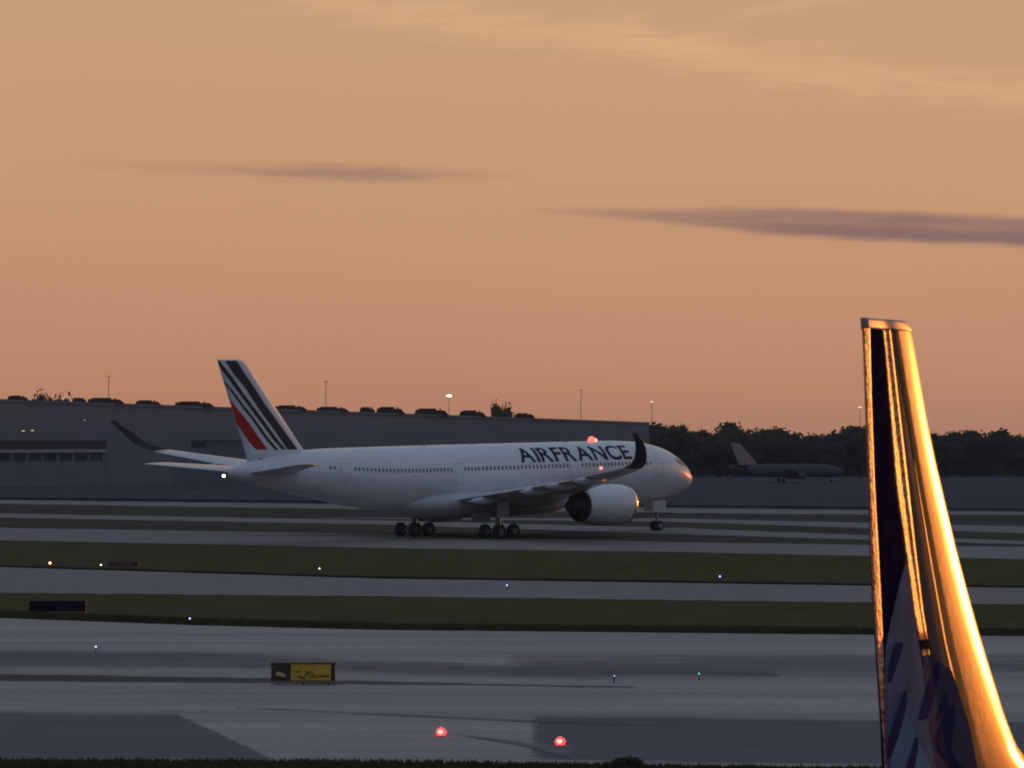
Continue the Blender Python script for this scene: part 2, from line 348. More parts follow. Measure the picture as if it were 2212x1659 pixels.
# ------------------------------------------------------------------ the long building at the left and behind
def lerp(a, b, t): return a+(b-a)*t
TH = R(50)
def roof_depth(px):          # facade line runs at 50 degrees to the picture
    u0, u = (0-W0/2)/F, (px-W0/2)/F; Y0 = 640.; k = math.tan(TH)
    return Y0*(1-u0*k)/(1-u*k)
def roof_z(px): return CAMH+(HOR-(862+50*px/1400.))/F*roof_depth(px)
def bpt(px, z):
    Y = roof_depth(px); return Vector(((px-W0/2)/F*Y, Y, z))
def building():
    t = empty('terminal_building', bpt(0, 0), label='long grey flat-roofed building filling the horizon on the left, dark units on its roof', category='building')
    o = bpt(0, 0)
    A, B = bpt(-420, 0)-o, bpt(1402, 0)-o
    d = (B-A).normalized(); nrm = Vector((d.y, -d.x, 0)); bk = -nrm*60
    def wallbox(name, a, b, z0, z1, off, th, m):
        a, b = a+nrm*off, b+nrm*off
        z1 = z1 if isinstance(z1, tuple) else (z1, z1); z0 = z0 if isinstance(z0, tuple) else (z0, z0)
        vs = [a, b, b-nrm*th, a-nrm*th]; vs = [Vector((v.x, v.y, z)) for v, z in zip(vs, (z0[0], z0[1], z0[1], z0[0]))]+[Vector((v.x, v.y, z)) for v, z in zip(vs, (z1[0], z1[1], z1[1], z1[0]))]
        return mk(name, vs, [(0, 1, 2, 3), (4, 5, 6, 7), (0, 1, 5, 4), (1, 2, 6, 5), (2, 3, 7, 6), (3, 0, 4, 7)], m, t)
    za, zb = roof_z(-420), roof_z(1402)
    wallbox('wall', A, B, 0, (za-.5, zb-.5), 0, 40, M['wall'])
    wallbox('roof', A, B, (za-.5, zb-.5), (za, zb), .25, 40.5, M['roof'])
    L = (B-A).length
    q = lambda px: bpt(px, 0)-o
    wallbox('window_band', q(-300), q(229), 7.3, 8.9, .12, .1, M['walldark'])
    wallbox('canopy', q(-300), q(229), 6.55, 7.1, .5, .5, M['fascia'])
    # loading doors, each one a dark leaf
    x = -60.
    for i in range(9):
        x0 = -70+i*33; p0, p1 = q(x0), q(x0+27)
        wallbox('dock_door', p0, p1, 4.9, 6.4, .1, .08, M['walldark'])
    wallbox('annex_panel', q(229), q(300), 0, 8.6, .06, .05, M['wall'])
    return t
building()
units = [(28, 71, 9), (168, 197, 9), (200, 279, 11), (304, 358, 9), (388, 474, 10), (604, 675, 9), (694, 765, 9), (788, 822, 11), (824, 886, 13), (906, 981, 13), (1003, 1062, 12), (1122, 1168, 10)]
lbl = ['wide dark roof unit nearest the left edge of the photograph', 'smallest dark roof unit, right of the round tree behind the roof', 'long dark roof unit above the raised far wing tip', 'low dark roof unit third along from the tail fin on its left', 'long dark roof unit next left of the striped tail fin',
       'dark roof unit next right of the striped tail fin', 'dark roof unit second to the right of the striped tail fin', 'short dark roof unit butted against a longer one, right of the fin', 'long dark roof unit left of the brightest lamp mast', 'dark roof unit right under the brightest lamp mast', 'dark roof unit beside the small tree at the roof edge', 'last small dark roof unit, right of the small tree at the roof edge']
for (x0, x1, h), lb in zip(units, lbl):
    Y = roof_depth((x0+x1)/2); s = F/Y; w = (x1-x0)/s; hh = (h+1)/s
    p = bpt((x0+x1)/2, roof_z((x0+x1)/2)-.05)
    t = empty('rooftop_unit', p+Vector((-1.2, 1.6, 0)), 0, label=lb, category='roof unit', group='dark plant units along the grey roof')
    # tapered casing with a hood and a short flue
    k = .13*w; vs = [(-w/2, -1.3, 0), (w/2, -1.3, 0), (w/2, 1.3, 0), (-w/2, 1.3, 0), (-w/2+k*.4, -1.1, hh*.82), (w/2-k, -1.1, hh*.7), (w/2-k, 1.1, hh*.7), (-w/2+k*.4, 1.1, hh*.82)]
    mk('casing', vs, [(0, 1, 2, 3), (4, 5, 6, 7), (0, 1, 5, 4), (1, 2, 6, 5), (2, 3, 7, 6), (3, 0, 4, 7)], M['unit'], t)
    mb = MB(); mb.box((-w*.12, 0, hh*.86), (w*.5, 1.5, hh*.28)); mb.build('hood', M['unit'], t)
    mb = MB(); mb.tube((w*.25, 0, hh*.6), (w*.25, 0, hh*.98), .16); mb.build('flue', M['unit'], t)

# ------------------------------------------------------------------ trees
def crown_mesh(seed, wide=1.0):
    rnd = random.Random(seed); vs, fs = [], []
    blobs = []
    for i in range(11):
        a = rnd.uniform(0, 6.28); rr = rnd.uniform(0, .30); z = rnd.uniform(.22, .84)
        blobs.append((Vector((math.cos(a)*rr*wide, math.sin(a)*rr, z)), rnd.uniform(.13, .24)*(1.15-abs(z-.5))))
    for c, r in blobs:
        for k in range(90):
            v = Vector((rnd.gauss(0, 1), rnd.gauss(0, 1), rnd.gauss(0, 1))).normalized()*r*rnd.uniform(.55, 1.08)
            v.x *= wide; p = c+v; s = rnd.uniform(.018, .042)
            ax = Vector((rnd.gauss(0, 1), rnd.gauss(0, 1), rnd.gauss(0, 1))).normalized(); bx = ax.orthogonal().normalized()
            b0 = len(vs); vs += [p+ax*s, p+bx*s, p-ax*s, p-bx*s]; fs.append((b0, b0+1, b0+2, b0+3))
    for c, r in blobs:   # inner mass
        bm = bmesh.new(); bmesh.ops.create_icosphere(bm, subdivisions=1, radius=r*.72)
        b0 = len(vs); vs += [c+Vector((v.co.x*wide, v.co.y, v.co.z))*(1+.25*noise.noise(v.co*9+c*7)) for v in bm.verts]
        fs += [tuple(b0+v.index for v in f.verts) for f in bm.faces]; bm.free()
    me = bpy.data.meshes.new('crown'); me.from_pydata([tuple(v) for v in vs], [], fs); me.materials.append(M['leaf']); return me
def trunk_mesh():
    mb = MB(); mb.tube((0, 0, 0), (0, 0, .34), .028, .018, 7); mb.tube((0, 0, .3), (.12, .02, .6), .015, .006, 5); mb.tube((0, 0, .26), (-.13, .03, .55), .014, .005, 5); mb.tube((0, 0, .33), (.01, -.05, .74), .015, .004, 5)
    me = bpy.data.meshes.new('trunk'); me.from_pydata([tuple(v) for v in mb.v], [], mb.f); me.materials.append(M['bark']); return me
CR = [crown_mesh(i, w) for i, w in enumerate((1.25, 1.5, 1.1, 1.7))]; TR = trunk_mesh()
def tree(p, h, wd, kind, lb, grp=None, name='tree'):
    t = empty(name, p, random.uniform(-.6, .6), label=lb, category='tree')
    if grp: t['group'] = grp
    t.scale = (wd, wd, h)
    for nme, me in (('crown', CR[kind % 4]), ('trunk', TR)):
        o = bpy.data.objects.new(nme, me); C.objects.link(o); o.parent = t
    return t
# skyline of the wood at the right: image x, top y
sky_l = [(1380, 914), (1412, 914), (1440, 914), (1470, 917), (1500, 928), (1530, 936), (1552, 922), (1572, 913), (1600, 915), (1640, 926), (1662, 920), (1690, 925), (1720, 928), (1755, 933), (1790, 936), (1820, 926), (1860, 918), (1900, 916), (1950, 924), (2000, 935), (2040, 937), (2080, 932), (2110, 930), (2128, 919), (2150, 928), (2180, 938), (2230, 945), (2300, 940)]
def ev(poly, x):
    for a, b in zip(poly, poly[1:]):
        if x <= b[0]: return lerp(a[1], b[1], (x-a[0])/(b[0]-a[0]))
    return poly[-1][1]
for i in range(48):
    px = 1384+i*19.0+random.uniform(-5, 5); front = i % 2
    Y = 812+random.uniform(-10, 10)+ (0 if front else 45)
    top = ev(sky_l, px) + (random.uniform(4, 22) if front else 0) - 1
    p = at(px, top, Y); h = p.z*1.06
    sz = 'tall' if h > 12.2 else ('low' if h < 10.6 else 'middling'); wds = random.uniform(.8, 1.2); sz += ' broad' if wds > 1 else ' narrow'
    where = 'left end' if px < 1560 else ('above the small jet, middle' if px < 1850 else ('beside the near fin, part' if px < 2060 else 'right end'))
    row = 'front-row' if front else 'back-row'
    tree((p.x, Y, 0), h, h*wds, random.randrange(4), f'{sz} dark {row} tree, {where} of the wood on the horizon', 'dark trees of the wood on the right horizon')
# understorey: undergrowth that reads as one mass
vs, fs = [], []
for i in range(9000):
    px = random.uniform(1375, 2330); Y = 822+random.uniform(-14, 40); p = at(px, 1000, Y); s = random.uniform(.25, .7)
    c = Vector((p.x, Y, random.uniform(.1, 6.2))); ax = Vector((random.gauss(0, 1), random.gauss(0, .6), random.gauss(0, 1))).normalized(); bx = ax.orthogonal().normalized()
    b0 = len(vs); vs += [c+ax*s, c+bx*s, c-ax*s, c-bx*s]; fs.append((b0, b0+1, b0+2, b0+3))
raw('undergrowth', vs, fs, M['leaf'], kind='stuff', label='dark undergrowth filling the gaps below the trees of the wood', category='undergrowth')
# tall unseen wood added past the right edge to keep low sun off airliner
vs, fs = [], []
for i in range(42000):
    X = random.uniform(150, 760); Y = 830+random.uniform(-25, 45)-.05*(X-150); top = (15.5+min(1, (X-150)/60)*6)*(1+.16*noise.noise(Vector((X*.08, Y*.05, 1))))
    s = random.uniform(.5, 1.25); c = Vector((X, Y, random.uniform(.2, top))); ax = Vector((random.gauss(0, 1), random.gauss(0, .6), random.gauss(0, 1))).normalized(); bx = ax.orthogonal().normalized()
    b0 = len(vs); vs += [c+ax*s, c+bx*s, c-ax*s, c-bx*s]; fs.append((b0, b0+1, b0+2, b0+3))
raw('wood', vs, fs, M['leaf'], kind='stuff', label='dark unseen wood added beyond the right edge to block low sun', category='wood')
# distant wooded rise closing the view
vs, fs = [], []
n = 140
for i in range(n+1):
    X = lerp(-1500, 2600, i/n); h = 8.5+2.2*noise.noise(Vector((i*.31, 0, 2)))+1.2*noise.noise(Vector((i*1.1, 4, 2)))
    vs += [(X, 2350, -1), (X, 2400, h), (X, 2700, h*.9), (X, 2800, -1)]
for i in range(n):
    b = i*4
    for k in range(3): fs.append((b+k, b+4+k, b+5+k, b+1+k))
raw('wooded_hills', vs, fs, M['leaf'], kind='structure')
for px, top, w, lb in ((108, 849, 84, 'round tree rising behind the grey roof near the left edge'), (1080, 870, 46, 'small round tree rising behind the grey roof, right of the brightest lamp')):
    Y = roof_depth(px)+10; p = at(px, top, Y+62); wd = w/F*Y; Y += 0
    tree((p.x, Y+62, 0), p.z*1.08, wd*1.25, 0, lb)

# ------------------------------------------------------------------ lamp masts
masts = [(235, 812, None, 'bare thin mast at the far left, left of the striped fin'), (704, 823, None, 'bare thin mast just right of the striped tail fin'), (970, 855, 'yglow', 'mast with the brightest yellow lamp, over the middle of the roof'),
         (1255, 842, None, 'bare thin mast above the red beacon of the airliner'), (1408, 868, 'yfaint', 'thin mast with a faint lamp over the end of the grey roof'), (1858, 880, 'yfaint', 'thin mast with a faint lamp beside the orange-edged fin')]
for px, top, lamp, lb in masts:
    Y = roof_depth(px)+80 if px < 1300 else 900.; p = at(px, top, Y)
    t = empty('lamp_mast', (p.x, Y, 0), label=lb, category='lamp mast', group='thin lamp masts on the horizon')
    mb = MB(); mb.tube((0, 0, 0), (0, 0, p.z-.2), .13, .07, 8); mb.build('pole', M['pole'], t)
    mb = MB(); mb.box((0, 0, p.z-.12), (1.1, .3, .12)); mb.build('head_frame', M['pole'], t)
    w = {'yglow': 1.25, 'yfaint': .9}.get(lamp, 0)
    if lamp:
        mb = MB(); mb.lathe([(-w*.55, .04), (-w*.3, .16), (w*.25, .27 if lamp == 'yglow' else .14), (w*.5, .05)], 'X', (0, -.3, p.z), 10); o = mb.build('lamp', M[lamp], t, True)
        o.rotation_euler = (0, 0, 0)

# ------------------------------------------------------------------ aircraft body helper
class Hull:
    """body of revolution-like hull; stations (a, zc, rz, ry); local X = X0 - a, Y = -starboard"""
    def __init__(s, st, X0): s.st, s.X0 = st, X0
    def sec(s, a):
        st = s.st
        if a <= st[0][0]: return st[0][1:]
        for p, q in zip(st, st[1:]):
            if a <= q[0]:
                t = (a-p[0])/(q[0]-p[0]); return tuple(lerp(p[i], q[i], t) for i in (1, 2, 3))
        return st[-1][1:]
    def pt(s, a, th, off=0):   # th: 0 = starboard side, 90 = top
        zc, rz, ry = s.sec(a); return Vector((s.X0-a, -(ry+off)*math.cos(R(th)), zc+(rz+off)*math.sin(R(th))))
    def mesh(s, n=56, fine=None):
        A = []
        for p, q in zip(s.st, s.st[1:]):
            k = max(1, int((q[0]-p[0])/1.4)); A += [lerp(p[0], q[0], i/k) for i in range(k)]
        A.append(s.st[-1][0]); vs, fs = [], []
        for a in A: vs += [s.pt(a, 360*i/n) for i in range(n)]
        for k in range(len(A)-1):
            for i in range(n): j = (i+1) % n; fs.append((k*n+i, k*n+j, (k+1)*n+j, (k+1)*n+i))
        fs += [tuple(range(n)), tuple((len(A)-1)*n+i for i in range(n))]
        return vs, fs
    def patch(s, a0, a1, t0, t1, off=.012, na=3, nt=4):
        vs = []
        for i in range(na+1):
            for j in range(nt+1): vs.append(s.pt(lerp(a0, a1, i/na), lerp(t0, t1, j/nt), off))
        fs = [(i*(nt+1)+j, i*(nt+1)+j+1, (i+1)*(nt+1)+j+1, (i+1)*(nt+1)+j) for i in range(na) for j in range(nt)]
        return vs, fs

def smooth_stations(keys, n=3):
    """Catmull-Rom through the stations so the hull has no kinks"""
    out = []
    for i in range(len(keys)-1):
        p0 = keys[max(0, i-1)]; p1, p2 = keys[i], keys[i+1]; p3 = keys[min(len(keys)-1, i+2)]
        k = n if p2[0]-p1[0] < 12 else 1
        for j in range(k):
            t = j/k; row = [lerp(p1[0], p2[0], t)]
            for c in (1, 2, 3):
                m1 = (p2[c]-p0[c])/(p2[0]-p0[0])*(p2[0]-p1[0]); m2 = (p3[c]-p1[c])/(p3[0]-p1[0])*(p2[0]-p1[0])
                row.append((2*t**3-3*t**2+1)*p1[c]+(t**3-2*t**2+t)*m1+(-2*t**3+3*t**2)*p2[c]+(t**3-t**2)*m2)
            out.append(tuple(row))
    out.append(keys[-1]); return out

def airfoil(c, tc):     # c 0 = leading edge .. 1 = trailing edge, half thickness / chord
    return 5*tc*(.2969*math.sqrt(max(c, 0))-.126*c-.3516*c*c+.2843*c**3-.1036*c**4)+.0006
CS = [0, .004, .012, .03, .06, .1, .16, .24, .34, .46, .6, .74, .88, 1.0]
def wing_mesh(sections, X0, side, c0=0., c1=1., horizontal=True, up=None):
    """sections: (lateral, aLE, aTE, z, tc, cant deg). side +1 starboard"""
    cs = [c for c in CS if c0 < c < c1]; cs = [c0]+cs+[c1]
    vs, fs = [], []; m = len(cs)*2
    for (y, le, te, z, tc, cant) in sections:
        ch = te-le
        for sgn in (1, -1):
            for c in (cs if sgn == 1 else cs[::-1]):
                t = airfoil(c, tc)*ch*sgn; a = le+c*ch
                ny, nz = -math.sin(R(cant)), math.cos(R(cant))
                vs.append(Vector((X0-a, -side*(y+ny*t), z+nz*t)))
    for k in range(len(sections)-1):
        for i in range(m):
            j = (i+1) % m; fs.append((k*m+i, k*m+j, (k+1)*m+j, (k+1)*m+i))
    fs += [tuple(range(m)), tuple((len(sections)-1)*m+i for i in range(m))]
    return vs, fs

# ------------------------------------------------------------------ the wide-body airliner
PSI = R(50.345)
XA = 33.3
def airliner():
    base = Vector((-5.27, 312.7, 0))
    t = empty('passenger_jet', base, PSI, label='large white twin-engine airliner with striped tail taxiing across the middle, nose to the right', category='airplane')
    keys = [(.55, 4.40, .05, .05), (.75, 4.46, .62, .62), (1.2, 4.58, 1.06, 1.05), (2.0, 4.80, 1.52, 1.52), (3.2, 5.07, 2.0, 2.02), (5., 5.37, 2.50, 2.5), (7.5, 5.57, 2.85, 2.82), (10, 5.64, 3.0, 2.95), (13, 5.65, 3.05, 2.98),
            (30, 5.65, 3.05, 2.98), (42, 5.67, 3.04, 2.98), (46, 5.80, 2.90, 2.9), (50, 6.08, 2.62, 2.68), (54, 6.40, 2.27, 2.3), (58, 6.66, 1.80, 1.8), (61, 6.80, 1.35, 1.32), (64, 6.86, .85, .8), (66, 6.88, .45, .42), (66.5, 6.88, .30, .30)]
    keys = [(lerp(-.25, 9.9, (a-.55)/9.45) if a < 10 else a, zc+.2, rz*(1+.08/3.05), ry) for a, zc, rz, ry in keys]
    H = Hull(smooth_stations(keys), XA)
    vs, fs = H.mesh(64); mk('fuselage', vs, fs, M['white'], t, True)
    mb = MB(); mb.lathe([(XA-66.5, .27), (XA-66.75, .24)], 'X', (0, 0, 6.88), 16); mb.build('tail_exhaust', M['dark'], t)
    # belly fairing
    FH = Hull(smooth_stations([(17.5, 3.4, .3, .6), (20, 3.45, 1.2, 2.2), (24, 3.5, 1.55, 3.2), (32, 3.5, 1.6, 3.45), (38, 3.5, 1.55, 3.2), (42, 3.6, 1.15, 2.3), (45, 3.8, .4, .9)]), XA)
    vs, fs = FH.mesh(32); mk('belly_fairing', vs, fs, M['belly'], t, True)
    # wings
    sec = [(1.5, 20.6, 36.6, 3.6, .13, 0), (3.0, 21.6, 36.9, 3.75, .125, 0), (10.5, 26.9, 37.9, 4.85, .105, 0), (20, 34.0, 41.2, 6.1, .10, 0), (27.5, 39.7, 43.5, 7.3, .10, 0), (29.2, 41.1, 44.0, 7.62, .10, 6)]
    wl = [(29.2, 41.1, 44.0, 7.62, .10, 6), (30.3, 42.1, 44.4, 7.98, .10, 20), (31.1, 43.0, 44.9, 8.5, .10, 42), (31.7, 43.9, 45.5, 9.35, .095, 60), (32.1, 44.9, 46.1, 10.0, .09, 70), (32.35, 46.0, 46.8, 10.7, .09, 75)]
    sec0, wl0 = sec, wl
    for side in (1, -1):
        def flex(q): return (q[0], q[1]+max(0, q[0]-10)/22*1.9, q[2]+max(0, q[0]-10)/22*1.9, q[3]+(-.45 if side == 1 else .9)*min(1, max(0, q[0]-3)/27), q[4], q[5])
        sec, wl = [flex(q) for q in sec0], [flex(q) for q in wl0]
        vs, fs = wing_mesh(sec, XA, side); w = mk('wing', vs, fs, M['wingm'], t, True)
        vs, fs = wing_mesh(wl, XA, side); mk('winglet', vs, fs, M['navy'], w, True)
        # flap track fairings
        for y, a, z in ((6.5, 37.2, 4.15), (14.0, 39.1, 5.3), (18.5, 41.0, 5.95), (23.0, 42.7, 6.6)):
            z += (-.45 if side == 1 else .9)*max(0, y-3)/27
            mb = MB(); mb.lathe([(2.6, .05), (1.6, .28), (0, .40), (-1.4, .28), (-2.4, .04)], 'X', (XA-a+.2, -side*y, z-.35), 12); mb.build('flap_fairing', M['wingm'], w, True)
        # engine
        ey = -side*10.5
        prof = [(XA-21.9, 1.52), (XA-21.75, 1.62), (XA-21.9, 1.73), (XA-22.6, 1.87), (XA-24, 1.95), (XA-25.6, 1.90), (XA-27, 1.72), (XA-28.1, 1.50)]
        en = MB(); en.lathe(prof, 'X', (0, ey, 3.05), 40, caps=False); e = en.build('engine', M['white'], t, True)
        mb = MB(); mb.lathe([(XA-22.35, 1.85), (XA-21.95, 1.76), (XA-21.72, 1.62), (XA-21.9, 1.48), (XA-22.5, 1.42)], 'X', (0, ey, 3.05), 40, caps=False); mb.build('intake_lip', M['metal'], e, True)
        mb = MB(); mb.lathe([(XA-28.1, 1.50), (XA-27.9, 1.46), (XA-26.8, 1.50), (XA-26.4, 1.1)], 'X', (0, ey, 3.05), 40, caps=True); mb.build('fan_duct', M['dark'], e, True)
        mb = MB(); mb.lathe([(XA-26.5, .95), (XA-28, .92), (XA-29.4, .62), (XA-29.5, .5)], 'X', (0, ey, 3.05), 28); mb.build('core_nozzle', M['dark'], e, True)
        mb = MB(); mb.lathe([(XA-29.3, .42), (XA-30.3, .06)], 'X', (0, ey, 3.05), 20); mb.build('exhaust_cone', M['dark'], e, True)
        mb = MB(); mb.lathe([(XA-22.3, .05), (XA-22.9, .3), (XA-23.2, .42), (XA-23.25, 1.45)], 'X', (0, ey, 3.05), 28); mb.build('fan', M['dark'], e, True)
        vs = []
        for (a, z0, z1, h) in ((23.4, 4.7, 4.95, .05), (26.5, 4.6, 5.1, .24), (30.5, 3.9, 4.75, .22), (33.5, 4.5, 4.8, .06)):
            vs += [(XA-a, ey-h, z0), (XA-a, ey+h, z0), (XA-a, ey+h, z1), (XA-a, ey-h, z1)]
        fs = []
        for k in range(3):
            b = k*4; fs += [(b+i, b+(i+1) % 4, b+4+(i+1) % 4, b+4+i) for i in range(4)]
        fs += [(0, 1, 2, 3), (12, 13, 14, 15)]
        mk('pylon', vs, fs, M['wingm'], t)
        # tailplane
        vs, fs = wing_mesh([(.5, 57.4, 63.8, 6.95, .10, 0), (1.4, 58.2, 64.1, 7.03, .10, 0), (9.0, 64.2, 67.3, 7.78, .09, 0), (9.4, 65.2, 67.5, 7.8, .07, 0)], XA, side); mk('tailplane', vs, fs, M['wingm'], t, True)
    # fin: sections run upward
    finkeys = [(8.0, 54.5, 63.7, .095), (8.75, 55.8, 63.85, .10), (16.6, 63.55, 67.45, .09), (17.0, 64.15, 67.6, .08), (17.15, 64.9, 67.65, .05)]
    def fk(z):
        for p, q in zip(finkeys, finkeys[1:]):
            if z <= q[0]: u = (z-p[0])/(q[0]-p[0]); return tuple(lerp(p[i], q[i], u) for i in (1, 2, 3))
        return finkeys[-1][1:]
    def finpt(a, z, side=1, off=0):
        le, te, tc = fk(z); c = min(1, max(0, (a-le)/(te-le))); return Vector((XA-a, -side*(airfoil(c, tc)*(te-le)+off), z))
    vs, fs = [], []; m = 2*len(CS); zs = [8.0, 8.75, 10.5, 12.5, 14.5, 16.0, 16.6, 17.0, 17.15]
    for z in zs:
        le, te, tc = fk(z)
        vs += [finpt(lerp(le, te, c), z, 1) for c in CS]+[finpt(lerp(le, te, c), z, -1) for c in CS[::-1]]
    for k in range(len(zs)-1):
        for i in range(m): j = (i+1) % m; fs.append((k*m+i, k*m+j, (k+1)*m+j, (k+1)*m+i))
    fs += [tuple(range(m)), tuple((len(zs)-1)*m+i for i in range(m))]
    fin = mk('tail_fin', vs, fs, M['white'], t, True)
    # tail stripes; edges read in the crop of the photograph and turned into (a, z)
    def az_(zx, zy):
        X = (850+.2712*zx)/1.8228; Y = (1400+.2712*zy)/1.8228
        a = (1487+3.5-X)/14.94; return a, (1144+.55*a-Y)/23.2
    stripes = [('navystripe', [(165, 85), (300, 300), (440, 480), (600, 740), (750, 960), (900, 1180), (1005, 1345)], [(320, 85), (430, 270), (560, 470), (700, 700), (850, 910), (1000, 1130), (1150, 1340)]),
               ('navystripe', [(45, 85), (110, 190), (220, 350), (370, 570), (510, 770), (670, 995), (820, 1215), (930, 1345)], [(105, 85), (150, 165), (265, 320), (415, 550), (565, 765), (720, 985), (870, 1205), (982, 1345)]),
               ('navystripe', [(145, 385), (260, 530), (400, 740), (560, 960), (700, 1180), (840, 1352)], [(165, 375), (295, 530), (440, 740), (600, 960), (745, 1180), (885, 1352)]),
               ('red', [(210, 600), (250, 760), (300, 900), (400, 1070), (500, 1230), (600, 1350)], [(225, 590), (290, 700), (430, 880), (530, 1020), (640, 1200), (745, 1345)])]
    # smooth two-edge strips, both sides of the fin
    def edge(poly, zz):
        P = [az_(*p) for p in poly]
        P.sort(key=lambda q: q[1])
        for p, q in zip(P, P[1:]):
            if zz <= q[1]: return lerp(p[0], q[0], max(0, (zz-p[1])/(q[1]-p[1])))
        return P[-1][0]
    for mname, l, r in stripes:
        z0 = az_(*l[-1])[1]; z1 = min(17.05, az_(*l[0])[1])
        for side in (1, -1):
            vs, fs = [], []; nz, nc = 26, 5
            for i in range(nz+1):
                z = lerp(z0, z1, i/nz); ar, al = edge(r, z), edge(l, z); le, te, tc = fk(z); al = min(al, te-.02); ar = max(ar, le+.12)
                vs += [finpt(lerp(ar, al, j/nc), z, side, .018) for j in range(nc+1)]
            for i in range(nz):
                for j in range(nc): b = i*(nc+1)+j; fs.append((b, b+1, b+nc+2, b+nc+1))
            mk('red_stripe' if mname == 'red' else 'stripe', vs, fs, M[mname], fin)
    # small dark rudder hinge mark and seam
    mb = MB(); mb.box((XA-61.6, -.36, 8.15), (1.6, .05, .12)); mb.build('seam_mark', M['dark'], fin)
    # lettering, wrapped on the hull
    fc = bpy.data.curves.new('lettering', 'FONT'); fc.size = 1; fo = bpy.data.objects.new('lettering', fc); C.objects.link(fo)
    txt = 'AIRFRANCE'; a_start, a_end = 27.4, 11.5
    glyph, xcur, pos = [], 0., []
    for ch in txt:
        fc.body = ch; fc.align_x = 'LEFT'; fc.offset = .022
        dg = bpy.context.evaluated_depsgraph_get(); dg.update()
        me = bpy.data.meshes.new_from_object(fo.evaluated_get(dg)); xs = [v.co.x for v in me.vertices]
        x0, x1 = min(xs), max(xs); glyph.append((me, x0, x1)); pos.append(xcur); xcur += (x1-x0)+(.075)
    tot = xcur-.075
    capH = max(v.co.y for v in glyph[1][0].vertices)
    for side in (1, -1):
        for (me0, x0, x1), px in zip(glyph, pos):
            bm = bmesh.new(); bm.from_mesh(me0)
            for k in range(1, 10):
                bmesh.ops.bisect_plane(bm, geom=bm.verts[:]+bm.edges[:]+bm.faces[:], plane_co=(0, capH*k/10, 0), plane_no=(0, 1, 0))
            for v in bm.verts:
                u = (v.co.x-x0+px)/tot; hgt = v.co.y/capH*1.72
                if side == 1: a = lerp(a_start, a_end, u)
                else: a = lerp(a_end, a_start, u)
                th = 24.5+math.degrees(hgt/3.0); th = th if side == 1 else 180-th
                v.co = H.pt(a, th, .02)
            me = bpy.data.meshes.new('letter'); bm.to_mesh(me); bm.free(); obj('letter', me, M['navy'], t)
    bpy.data.objects.remove(fo)
    # cabin windows
    for side in (0, 1):
        base_m = None
        a = 8.4
        while a < 55:
            if not any(abs(a-d) < .9 for d in (7.6, 20.2, 36.4, 52.6)):
                th = 15.2 if side == 0 else 180-15.2
                dt = 3.9
                vs, fs = H.patch(a-.12, a+.12, th-dt*.9, th+dt*.9, .012, 2, 3)
                raw('window', vs, fs, M['glass'], t)
            a += .53
        for d in (7.6, 20.2, 36.4, 52.6):
            th0, th1 = (-12, 27) if side == 0 else (180-27, 192)
            mb = MB()
            for (p0, p1, q0, q1) in ((d-.55, d-.52, th0, th1), (d+.52, d+.55, th0, th1), (d-.52, d+.52, th1-.7, th1), (d-.52, d+.52, th0, th0+.7)):
                v, f = H.patch(p0, p1, q0, q1, .014, 1, 8); mb.add(v, f)
            mb.build('door', M['joint'], t)
        # cockpit side windows in their dark surround
        for (p0, p1, q0, q1) in ((2.55, 3.35, 24, 44), (3.42, 4.1, 24, 40), (1.9, 2.5, 28, 58), (1.9, 2.5, 60, 88)):
            if side: q0, q1 = 180-q1, 180-q0
            v, f = H.patch(p0, p1, q0, q1, .015, 4, 4); raw('cockpit_window', v, f, M['glass'], t)
    # landing gear
    def wheel(parent, x, y, r, w):
        mb = MB(); mb.lathe([(-w/2, r*.55), (-w/2, r*.88), (-w*.38, r), (w*.38, r), (w/2, r*.88), (w/2, r*.55)], 'Y', (x, y, r), 26); o = mb.build('wheel', M['tyre'], parent, False)
        mb = MB(); mb.lathe([(-w*.52, r*.1), (-w*.52, r*.5), (w*.52, r*.5), (w*.52, r*.1)], 'Y', (x, y, r), 16); mb.build('rim', M['strut'], o)
    for side in (1, -1):
        y = -side*5.3
        mb = MB(); mb.tube((0, y, .75), (0, y+side*.15, 4.2), .22, .26, 14); mb.tube((0, y, 1.6), (1.8, y+side*.8, 3.7), .10); mb.tube((0, y, 1.9), (-.3, y+side*1.9, 3.4), .12)
        mb.box((0, y, .74), (2.3, .34, .34)); g = mb.build('main_landing_gear', M['strut'], t)
        for dx in (-1.02, 1.02):
            mb = MB(); mb.tube((dx, y-.95, .70), (dx, y+.95, .70), .10); mb.build('axle', M['strut'], g)
            for dy in (-.87, .87): wheel(g, dx, y+dy, .70, .50)
        mb = MB(); mb.box((-.1, y-side*.62, 2.75), (1.7, .06, 1.5)); mb.build('gear_door', M['belly'], g)
        mb = MB(); mb.box((.2, y+side*2.4, 2.0), (2.6, .06, .9), Matrix.Rotation(side*.25, 3, 'X')); mb.build('gear_door', M['belly'], g)
    X = XA-4.63
    mb = MB(); mb.tube((X, 0, .5), (X-.2, 0, 3.2), .13, .16, 12); mb.tube((X, 0, 1.4), (X+1.5, 0, 2.9), .07); mb.tube((X, -.45, .52), (X, .45, .52), .08); g = mb.build('nose_landing_gear', M['strut'], t)
    for dy in (-.33, .33): wheel(g, X, dy, .52, .38)
    for dy in (-.6, .6):
        mb = MB(); mb.box((X-.3, dy, 2.35), (1.9, .05, .95)); mb.build('gear_door', M['belly'], g)
    mb = MB(); mb.lathe([(.9, .02), (1.0, .14)], 'Z', (X+.25, 0, .9), 12); mb.build('taxi_lamp', M['metal'], g)
    # lights, a glowing glint and aerials
    zc, rz, ry = H.sec(14.4)
